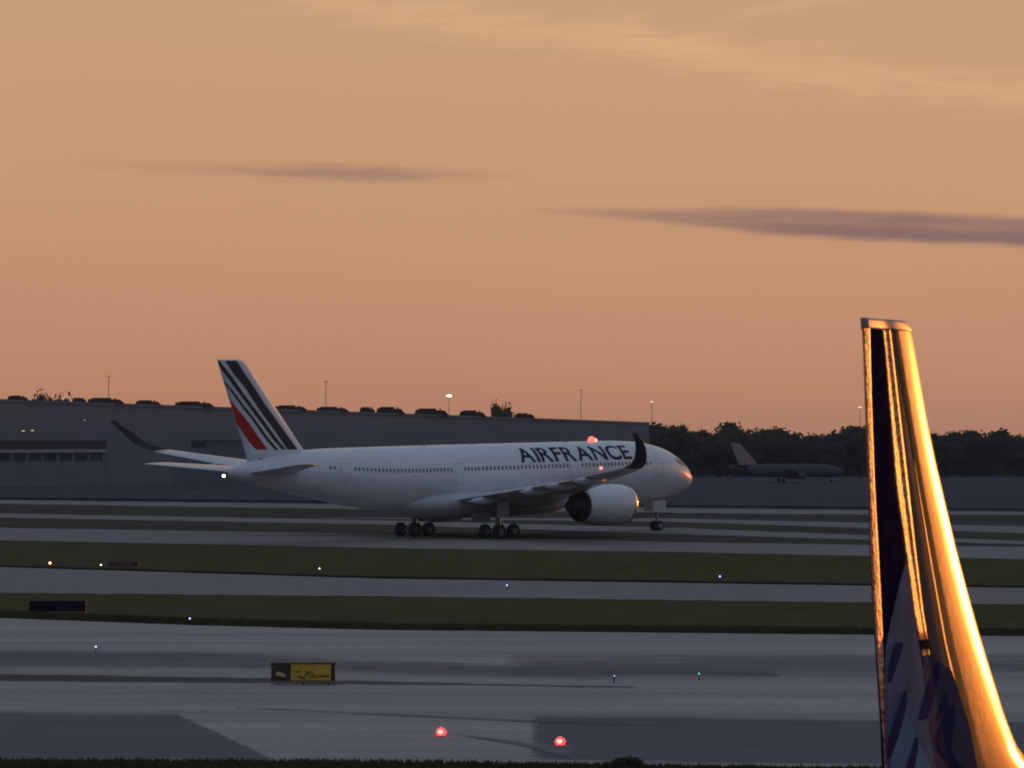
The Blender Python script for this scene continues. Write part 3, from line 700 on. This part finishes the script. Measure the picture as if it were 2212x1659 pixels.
    mb = MB(); mb.lathe([(zc+rz-.20, .24), (zc+rz-.05, .34), (zc+rz+.12, .38), (zc+rz+.30, .30), (zc+rz+.42, .17), (zc+rz+.47, .04)], 'Z', (XA-14.4, 0, 0), 14); bc = mb.build('beacon', M['tred'], t, True)
    mb = MB(); mb.lathe([(zc+rz-.1, .12), (zc+rz+.05, .17), (zc+rz+.24, .12)], 'Z', (XA-14.15, -.30, 0), 12); mb.build('bulb', M['hot'], bc, True)
    p = H.pt(16.45, 8.5, .04); mb = MB(); mb.box(p, (.24, .12, .24)); mb.build('side_glint', mat('glint_glow', (.6, .2, .1), emit=(1, .25, .16), es=2.0), t)  # glint on the hull added as a small glowing box
    mb = MB(); mb.lathe([(XA-66.75, .12), (XA-66.9, .10), (XA-66.97, .02)], 'X', (0, -.05, 6.78), 10); mb.build('tail_light', M['twhite'], t, True)
    for a, h in ((18, .45), (31, .4), (38, .55)):
        zc, rz, ry = H.sec(a); vs = [(XA-a+.25, -.02, zc+rz-.03), (XA-a-.3, -.02, zc+rz-.03), (XA-a-.35, -.02, zc+rz+h), (XA-a-.1, -.02, zc+rz+h)]
        vs += [(x, -y, z) for x, y, z in vs]; mk('antenna', vs, [(0, 1, 2, 3), (4, 5, 6, 7), (0, 1, 5, 4), (1, 2, 6, 5), (2, 3, 7, 6), (3, 0, 4, 7)], M['strut'], t)
    # the proportions the photograph shows: fore and aft body length, height, slight nose-up stance
    for o in t.children_recursive:
        if o.type != 'MESH': continue
        for v in o.data.vertices:
            x, y, z = v.co; g = min(1, max(0, (z-1.4)/2.2))
            v.co = (x*(1.087 if x > 0 else .923), y*.985, z*.972+.016*x*g)
    return t
airliner()

# ------------------------------------------------------------------ the small far jet in front of the wood
def far_jet():
    Y = 700.; p = at(1700, 1039, Y); p.z = 0
    t = empty('small_jet', p, R(8), label='small distant jet with a pale slanted tail fin, low in front of the dark wood', category='airplane')
    H = Hull(smooth_stations([(0, 2.2, .05, .05), (1, 2.3, .7, .7), (3, 2.5, 1.2, 1.2), (5, 2.6, 1.35, 1.35), (16, 2.6, 1.35, 1.35), (21, 2.9, .9, .9), (25, 3.3, .2, .2)]), 12.5)
    vs, fs = H.mesh(24); mk('fuselage', vs, fs, mat('far_jet_paint', (.085, .085, .092), .8, spec=0), t, True)
    farw = mat('far_wing_paint', (.07, .07, .08), .8, spec=0)
    finm = mat('far_fin_paint', (.36, .26, .26), .8, spec=0)
    vs = []
    for z, le, te, h in ((3.2, 18.2, 22.6, .16), (8.3, 22.6, 24.6, .09)):
        vs += [(12.5-le, 0, z), (12.5-(le+te)/2, -h, z), (12.5-te, 0, z), (12.5-(le+te)/2, h, z)]
    mk('tail_fin', vs, [(0, 1, 2, 3), (4, 5, 6, 7)]+[(i, (i+1) % 4, 4+(i+1) % 4, 4+i) for i in range(4)], finm, t)
    for side in (1, -1):
        vs, fs = wing_mesh([(1, 9.5, 13.5, 1.9, .12, 0), (12, 14.5, 16, 2.9, .1, 0)], 12.5, side); mk('wing', vs, fs, farw, t)
        vs, fs = wing_mesh([(.3, 21, 23.6, 3.5, .1, 0), (4.5, 23.2, 24.6, 3.7, .1, 0)], 12.5, side); mk('tailplane', vs, fs, farw, t)
        mb = MB(); mb.lathe([(.9, .6), (0, .72), (-1.5, .5)], 'X', (12.5-10.5, -side*4.2, 1.4), 14); mb.build('engine', M['dark'], t, True)
        for x, y in ((-1.2, 2.2),):
            mb = MB(); mb.tube((x, -side*y, .3), (x, -side*y, 2.0), .1); mb.lathe([(-.15, .4), (.15, .4)], 'Y', (x, -side*y, .4), 12); mb.build('landing_gear', M['tyre'], t)
    mb = MB(); mb.tube((9.5, 0, .3), (9.5, 0, 1.8), .08); mb.lathe([(-.12, .32), (.12, .32)], 'Y', (9.5, 0, .32), 12); mb.build('landing_gear', M['tyre'], t)
far_jet()

# low block standing before the long building, seen above the far wing
def annex():
    Y = 620.; s_ = F/Y; p = at(470, 990, Y)
    t = empty('low_block', (p.x, Y, 0), R(6), label='faint low grey block with a dark window slot, above the far wing of the airliner', category='building')
    m1 = mat('block_grey', (.15, .165, .185), .9, spec=0, noise_=[((.3, .3, .3), 4, (.135, .15, .17), .4, .7)]); m2 = mat('block_edge', (.15, .18, .21), .9, spec=0)
    w = 118/s_
    mb = MB(); mb.box((.2, 3, 4.45), (w, 6, 8.9)); mb.build('wall', m1, t)
    mb = MB(); mb.box((.2, 2.9, 9.02), (w+.4, 6.5, .22)); mb.build('roof', m2, t)
    mb = MB(); mb.box((-w/2+1.6, -.03, 8.1), (2.6, .08, .9)); mb.build('window', M['walldark'], t)
    mb = MB(); mb.box((-w/2-1.7, 1.5, 3.7), (3.0, 3, 7.4)); mb.build('stair_tower', m1, t)
annex()

# ------------------------------------------------------------------ signs on the field
def sign(px, py, wpx, hpx, name, lb, faces, rz=0, marks=()):
    p = gr(px, py); s = F/p.y; w, h = wpx/s, hpx/s
    t = empty(name, p, rz, label=lb, category='sign')
    leg = .12
    mb = MB(); mb.box((0, .12, (h+leg)/2+leg/2), (w, .22, h-leg)); 
    mb.box((0, .12, h+.012), (w+.06, .28, .03)); mb.box((0, .12, leg), (w+.06, .28, .03)); mb.build('frame', M['dark'], t)
    for (u0, u1, m) in faces:
        mb = MB(); mb.box(((u0+u1)/2*w-w/2, 0, (h+leg)/2+leg/2), ((u1-u0)*w-.03, .03, h-leg-.06)); mb.build('sign_panel', m, t)
    for (u, v, dw, dh, m, ang) in marks:
        mb = MB(); mb.box((u*w-w/2, -.022, leg+v*(h-leg)), (dw, .012, dh), Matrix.Rotation(ang, 3, 'Y')); mb.build('mark', m, t)
    for u in (-.4, 0, .4):
        mb = MB(); mb.tube((u*w, .12, 0), (u*w, .12, leg), .03, n=6); mb.build('leg', M['dark'], t)
    return t
BK = M['signblk']; YL = M['signyel']
BR = mat('sign_worn_letter', (.16, .10, .015), .7)
pale = mat('sign_pale_mark', (.6, .45, .2), .6)
sign(655, 1482, 138, 47, 'taxiway_sign', 'yellow and black guidance sign standing on the near runway', [(0, .30, BK), (.30, .94, YL), (.94, 1.0, BK)],
     marks=[(.13, .48, .26, .13, pale, .2), (.20, .40, .10, .12, pale, -.3), (.48, .30, .30, .07, BR, .5), (.55, .44, .22, .06, BR, -.6), (.66, .34, .26, .07, BR, .3), (.60, .56, .30, .05, BR, .1), (.80, .36, .34, .06, BR, 0), (.86, .36, .24, .05, BR, .1), (.42, .62, .2, .05, BR, -.2)])
sign(124, 1329, 122, 30, 'distance_sign', 'wide black sign board seen dark on the grass at lower left', [(0, .5, M['unit']), (.5, 1, M['unit'])])
dr = mat('sign_dark_red', (.12, .012, .02), .5); pl = mat('sign_pale_red', (.19, .12, .11), .5)
t = sign(266, 1228, 66, 12, 'mandatory_sign', 'low dark red and pale sign at the left end of the upper grass strip', [(0, 1, dr)], marks=[(.52, .75, .9, .10, pl, .03), (.3, .7, .6, .07, pl, -.02)])

# ------------------------------------------------------------------ field lamps
def lamp(px, py, gm, r, h, lb, cat='field lamp', name='edge_light', grp=None):
    r = r*.6 if name == 'edge_light' else r
    """px, py: where the glowing lens shows; the post stands on the ground under it"""
    p0 = gr(px, py, h); p = Vector((p0.x, p0.y, 0))
    t = empty(name, p, label=lb, category=cat)
    if grp: t['group'] = grp
    mb = MB(); mb.tube((0, 0, 0), (0, 0, h-r*.7), .03, .025, 8); mb.lathe([(0, .12), (.03, .11)], 'Z', n=12); mb.build('post', M['dark'], t)
    mb = MB(); mb.lathe([(h-r*.9, r*.75), (h-r*.2, r), (h+r*.5, r*.75), (h+r, r*.1)], 'Z', n=12); o = mb.build('lens', M[gm], t, True)
    if name != 'edge_light':
        o.scale = (1.0, .8, .8)
        mb = MB(); mb.lathe([(-.04, r*.15), (-.025, r*.42), (0, r*.5), (.03, r*.4)], 'Y', (-.02, -r*.9, h), 12); mb.build('bulb', M['hot'], o, True)
        mb = MB(); mb.lathe([(0, r*.9), (.03, r*.95), (.07, r*.7)], 'Z', n=16); mb.build('housing', M['dark'], t)
g1 = 'small lamps scattered over strips and runway'
lamp(207, 1397, 'bglow', .055, .3, 'blue lamp on the near runway at lower left', grp=g1)
lamp(410, 1336, 'bglow', .06, .3, 'blue lamp at the runway edge, right of the black sign board', grp=g1)
lamp(1095, 1264, 'bglow', .06, .3, 'blue lamp on the middle taxiway below the airliner main wheels', grp=g1)
lamp(1555, 1245, 'bglow', .08, .3, 'blue lamp on the upper grass strip, right of the nose wheel', grp=g1)
lamp(1327, 1460, 'bglow', .028, .3, 'tiny faint blue lamp on the runway left of the green one', grp=g1)
lamp(1510, 1455, 'gglow', .045, .3, 'small green lamp on the runway toward the right', grp=g1)
lamp(690, 1228, 'twhite', .055, .3, 'small white lamp on the upper grass strip below the tail', grp=g1)
lamp(108, 1216, 'oglow', .14, .45, 'bright amber lamp at the far left of the upper grass strip', grp=g1)
lamp(218, 1220, 'yglow', .07, .4, 'pale yellow lamp beside the low dark red sign', grp=g1)
lamp(953, 1577, 'rglow', .17, .24, 'left one of the two big red lamps on the near runway', 'red lamp', 'warning_light', 'two big red lamps on the near runway')
lamp(1210, 1597, 'rglow', .17, .24, 'right one of the two big red lamps on the near runway', 'red lamp', 'warning_light', 'two big red lamps on the near runway')
# lamps on the building side
for px, py, lb in ((183, 908, 'tiny white wall lamp high on the grey building'), (50, 931, 'left one of two dim wall lamps above the window band'), (70, 930, 'right one of two dim wall lamps above the window band')):
    Y = roof_depth(px)-2.2; p = at(px, py, Y)
    t = empty('wall_lamp', p, label=lb, category='wall lamp')
    mb = MB(); mb.box((0, 0, 0), (.5 if px < 100 else .22, .2, .12)); mb.build('lens', M['yfaint'], t)
    mb = MB(); mb.box((0, 1.2, 0), (.12, 2.6, .08)); mb.build('bracket', M['unit'], t)

# bushes that rise from the bottom edge
for px, top, wpx, lb in ((1340, 1640, 120, 'low dark leafy bush at the bottom edge, left of the round one'), (1612, 1651, 46, 'small round dark bush at the bottom edge')):
    Y = 88.; p = at(px, top, Y); s = F/Y
    t = empty('bush', (p.x, Y, 0), label=lb, category='bush'); w = wpx/s; t.scale = (w*.95, w*.8, p.z*1.12+.02)
    o = bpy.data.objects.new('crown', CR[1 if wpx > 60 else 2]); C.objects.link(o); o.parent = t
    o = bpy.data.objects.new('trunk', TR); C.objects.link(o); o.parent = t

# ------------------------------------------------------------------ the near tail fin at the right
def near_fin():
    AL = R(27); nx = Vector((math.cos(AL), -math.sin(AL), 0)); ch = Vector((math.sin(AL), math.cos(AL), 0))   # side normal, forward
    Y0 = 29.0
    # image outline: y, trailing edge x, leading edge x
    OUT = [(686, 1863, 1952), (692, 1864, 1960), (704, 1865, 1966), (730, 1866, 1972), (800, 1869, 1984), (900, 1873, 2001), (1000, 1877, 2021), (1100, 1881, 2043), (1200, 1884, 2065), (1300, 1889, 2089), (1400, 1896, 2114), (1500, 1903, 2141), (1600, 1910, 2168), (1680, 1914, 2194), (1850, 1920, 2290), (2020, 1926, 2480)]
    TC = .215
    def bend(c): return math.tan(R(11))*(max(0, c-.6)-.4)      # the rudder stands a little over
    secs = []
    for y, xt, xl in OUT:
        P0 = at(xt, y, Y0)                      # trailing edge
        # chord so that the outermost visible point hits xl
        def right(c_len):
            best = -1e9
            for k in range(0, 26):
                c = k/25*.5; q = P0+ch*(c_len*(1-c))+nx*(airfoil(c, TC)+bend(c))*c_len
                best = max(best, px_of(q)[0])
            return best
        lo, hi = .1, 9.
        for _ in range(40):
            mid = (lo+hi)/2
            if right(mid) < xl: lo = mid
            else: hi = mid
        secs.append((P0, lo, P0.z, y))
    secs.sort(key=lambda s: s[2])
    org = Vector((secs[0][0].x, secs[0][0].y, 0))
    t = empty('tail_of_parked_jet', org, label='tall dark tail fin close by at the right, its leading edge glowing orange', category='airplane tail')
    def sec_at(z):
        if z <= secs[0][2]: return secs[0][0], secs[0][1]
        for p, q in zip(secs, secs[1:]):
            if z <= q[2]:
                u = (z-p[2])/(q[2]-p[2]); return p[0].lerp(q[0], u), lerp(p[1], q[1], u)
        return secs[-1][0], secs[-1][1]
    def spt(c, z, side=1, off=0):     # c 0 = LE, 1 = TE
        P0, L = sec_at(z); P0 = Vector((P0.x, P0.y, z))
        return P0+ch*(L*(1-c))+nx*bend(c)*L+nx*side*(airfoil(c, TC)*L+off)-org
    def c_of(px, z):                   # near-side chord fraction that shows at image x
        a, b = .012, 1.
        if px_of(spt(a, z)+org)[0] < px: return a
        for _ in range(30):
            m_ = (a+b)/2
            if px_of(spt(m_, z)+org)[0] > px: a = m_
            else: b = m_
        return (a+b)/2
    def zy(y): return at(1950, y, Y0+1)[2]
    def bound(tab):
        tab = sorted(tab)
        def f(z):
            y = px_of((3.4, Y0+1, z))[1]
            if y <= tab[0][0]: x = tab[0][1]+(y-tab[0][0])*(tab[1][1]-tab[0][1])/(tab[1][0]-tab[0][0])
            elif y >= tab[-1][0]: x = tab[-1][1]+(y-tab[-1][0])*(tab[-1][1]-tab[-2][1])/(tab[-1][0]-tab[-2][0])
            else:
                for p, q in zip(tab, tab[1:]):
                    if y <= q[0]: x = lerp(p[1], q[1], (y-p[0])/(q[0]-p[0])); break
            return c_of(x, z)
        return f
    B_te = bound([(700, 1878), (867, 1882), (1050, 1889), (1183, 1897), (1400, 1908), (1659, 1918)])
    B_h0 = bound([(700, 1904), (760, 1912), (1050, 1936), (1183, 1956), (1323, 1975), (1396, 1990), (1659, 2030)])
    B_h1 = bound([(700, 1921), (760, 1928), (1050, 1962), (1183, 1977), (1323, 1994), (1396, 2006), (1659, 2050)])
    B_le = bound([(700, 1932), (780, 1944), (1050, 1986), (1244, 2019), (1396, 2046), (1520, 2074), (1659, 2104)])
    zs = [secs[0][2]+(secs[-1][2]-secs[0][2])*i/60 for i in range(61)]
    zs += [s[2] for s in secs if s[3] < 705]; zs = sorted(set(zs))
    def skin(name, f0, f1, m, off=0, nc=8, z0=None, z1=None, parent=t, bulge=0.):
        vs, fs = [], []; Z = [z for z in zs if (z0 is None or z >= z0) and (z1 is None or z <= z1)]
        row = 2*(nc+1)
        for z in Z:
            c0, c1 = f0(z), f1(z)
            cc = [c0+(c1-c0)*(j/nc)**(1.8 if c0 < .02 else 1) for j in range(nc+1)]
            oo = [off+bulge*(j/nc if j < nc else .3) for j in range(nc+1)]
            vs += [spt(c, z, 1, o) for c, o in zip(cc, oo)]+[spt(c, z, -1, o) for c, o in zip(cc[::-1], oo[::-1])]
        for k in range(len(Z)-1):
            for i in range(row): j = (i+1) % row; fs.append((k*row+i, k*row+j, (k+1)*row+j, (k+1)*row+i))
        fs += [tuple(range(row)), tuple((len(Z)-1)*row+i for i in range(row))]
        return mk(name, vs, fs, m, parent, bulge == 0) if False else mk(name, vs, fs, m, parent, not bulge)
    navy = mat('fin_navy_paint', (.008, .008, .026), .8, spec=.0, noise_=[((4, 4, 4), 4, (.016, .013, .035), .4, .7)])
    lit = mat('fin_strip_sun_orange', (1.0, .46, .25), .52, spec=.22, noise_=[((6, 6, 26), 4, (.50, .13, .07), .47, .58), ((9, 9, 18), 3, (.30, .08, .06), .57, .66)], bump=(22, .5, .02))  # orange sunlight on the strips painted into their base colour
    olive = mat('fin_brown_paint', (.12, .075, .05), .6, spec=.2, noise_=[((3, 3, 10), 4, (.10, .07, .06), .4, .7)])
    lem = mat('fin_edge_sun_orange', (1.0, .36, .08), .6, spec=.2, coat=.8, coat_rough=.16, noise_=[((16, 16, 1.6), 4, (.80, .26, .05), .42, .7), ((30, 30, 9), 3, (.62, .18, .04), .55, .75)], bump=(11, .35, .012))  # low sun's orange glow on the edge painted into the base colour
    capm = mat('fin_cap_grey', (.22, .25, .30), .5)
    one = lambda z: 1.; zero = lambda z: 0.
    e = lambda f, d: (lambda z: f(z)+d)
    topz = secs[-1][2]-.06
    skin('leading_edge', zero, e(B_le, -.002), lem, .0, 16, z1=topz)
    skin('fin_panel', B_le, e(B_h1, -.004), olive, -.002, z1=topz)
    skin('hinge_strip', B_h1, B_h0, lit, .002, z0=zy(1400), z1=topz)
    skin('fin_panel', B_h1, B_h0, olive, -.002, z1=zy(1398))
    skin('rudder', e(B_h0, .004), e(B_te, -.003), navy, -.002, z1=topz)
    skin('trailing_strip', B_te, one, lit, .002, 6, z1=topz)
    skin('fin_cap', zero, one, capm, .012, 22, z0=secs[-1][2]-.13)
    # painted plumes low on the fin: read in the crop, laid on the near side
    def d5(x, y): return 1810.4+.3056*x, 1152+.3056*y
    def decal(name, poly, m, off, n=12):
        """poly: list of (y, xl, xr) in crop pixels"""
        vs, fs = [], []
        for (y, xl, xr) in poly:
            X0, Yp = d5(xl, y); X1, _ = d5(xr, y); z = zy(Yp); c0, c1 = c_of(X1, z), c_of(X0, z)
            vs += [spt(lerp(c0, c1, j/n), z, 1, off) for j in range(n+1)]
        k = n+1
        for i in range(len(poly)-1):
            for j in range(n): fs.append((i*k+j, i*k+j+1, (i+1)*k+j+1, (i+1)*k+j))
        mk(name, vs, fs, m, t, True)
    def fine(poly, k=6):
        out = []
        for a, b in zip(poly, poly[1:]): out += [tuple(lerp(a[i], b[i], j/k) for i in range(3)) for j in range(k)]
        return out+[poly[-1]]
    palem = mat('fin_plume_grey', (.10, .14, .23), .8, spec=.0, noise_=[((3, 3, 2), 4, (.075, .10, .18), .4, .7)])
    bluem = mat('fin_plume_blue', (.10, .21, .32), .8, spec=.0, noise_=[((3, 3, 2), 4, (.07, .14, .24), .4, .7)])
    darkp = mat('fin_plume_dark', (.03, .03, .085), .8, spec=.0)
    plum = mat('fin_plume_brown', (.075, .065, .11), .8, spec=.0, noise_=[((3, 3, 2), 4, (.07, .05, .085), .4, .7)])
    decal('plume', fine([(200, 470, 478), (330, 430, 498), (560, 372, 532), (760, 330, 560), (900, 322, 585), (1150, 322, 610), (1400, 328, 640), (1750, 334, 700)]), palem, .010)
    decal('plume', fine([(860, 600, 640), (1000, 590, 800), (1200, 590, 860), (1400, 600, 920), (1750, 690, 985)]), plum, .009)
    decal('plume', fine([(1210, 470, 476), (1350, 420, 520), (1500, 370, 580), (1750, 334, 690)]), bluem, .014)
    for pl_ in ([(740, 400, 445), (800, 375, 440), (900, 350, 400), (1000, 336, 362)], [(1080, 455, 475), (1180, 425, 470), (1300, 375, 440), (1420, 340, 400), (1520, 332, 352)],
                [(1410, 535, 552), (1500, 505, 552), (1600, 470, 530), (1750, 440, 500)], 
                [(930, 680, 700), (1050, 640, 692), (1180, 590, 660), (1300, 560, 620)], [(1250, 760, 810), (1400, 700, 800), (1520, 690, 790), (1600, 740, 800), (1750, 800, 900)], [(1150, 740, 770), (1250, 700, 750), (1330, 690, 700)]):
        decal('plume_streak', fine(pl_), darkp, .019, 5)
    # rear fuselage and tailplanes under the fin (below the picture, they carry the fin)
    pm = mat('parked_jet_paint', (.45, .47, .52), .4, coat=.3)
    P0, L = sec_at(secs[0][2]); zb = secs[0][2]
    def ring(s_, zc, r, n=28):
        c = ch*s_
        return [c+nx*(r*math.cos(2*math.pi*i/n))+Vector((0, 0, zc+r*math.sin(2*math.pi*i/n))) for i in range(n)]
    vs, fs = [], []; n = 28
    st = [(-2.2, 4.4, .15), (-1.4, 4.35, .42), (0, 4.2, .8), (3, 3.9, 1.25), (6, 3.75, 1.45), (9, 3.6, 1.5), (14, 3.6, 1.5)]
    for s_ in st: vs += ring(*s_)
    for k in range(len(st)-1):
        for i in range(n): j = (i+1) % n; fs.append((k*n+i, k*n+j, (k+1)*n+j, (k+1)*n+i))
    fs += [tuple(range(n)), tuple((len(st)-1)*n+i for i in range(n))]
    mk('rear_fuselage', vs, fs, pm, t, True)
    for side in (1, -1):
        vs = []
        for lat, s0, s1, zz, h in ((.6, .3, 2.9, 4.6, .13), (5.0, -1.1, .2, 5.0, .06)):
            for (s_, hh) in ((s0, .01), ((s0+s1)/2, h), (s1, .02), ((s0+s1)/2, -h)): vs.append(ch*s_+nx*side*lat+Vector((0, 0, zz+hh)))
        mk('tailplane', vs, [(0, 1, 2, 3), (4, 5, 6, 7)]+[(i, (i+1) % 4, 4+(i+1) % 4, 4+i) for i in range(4)], pm, t, True)
    mb = MB()
    for s_ in (7.5,):
        for side in (1, -1):
            a = ch*s_+nx*side*1.6; mb.tube(a+Vector((0, 0, .4)), a+Vector((0, 0, 3)), .12); mb.tube(a-nx*.2+Vector((0, 0, .45)), a+nx*.2+Vector((0, 0, .45)), .45, n=20)
    mb.build('main_landing_gear', M['tyre'], t)
near_fin()

# ------------------------------------------------------------------ haze
def haze():
    m = bpy.data.materials.new('evening_haze'); m.use_nodes = True; nt = m.node_tree; nt.nodes.clear()
    v = nt.nodes.new('ShaderNodeVolumePrincipled'); v.inputs['Density'].default_value = .00008
    v.inputs['Color'].default_value = (.45, .68, 1.0, 1); v.inputs['Anisotropy'].default_value = 0.0
    o = nt.nodes.new('ShaderNodeOutputMaterial'); nt.links.new(v.outputs[0], o.inputs['Volume'])
    mb = MB(); mb.box((0, 1350, 11.5), (7000, 3300, 25)); x = mb.build('haze', m, kind='stuff', label='thin evening haze over the airfield', category='haze')
haze()
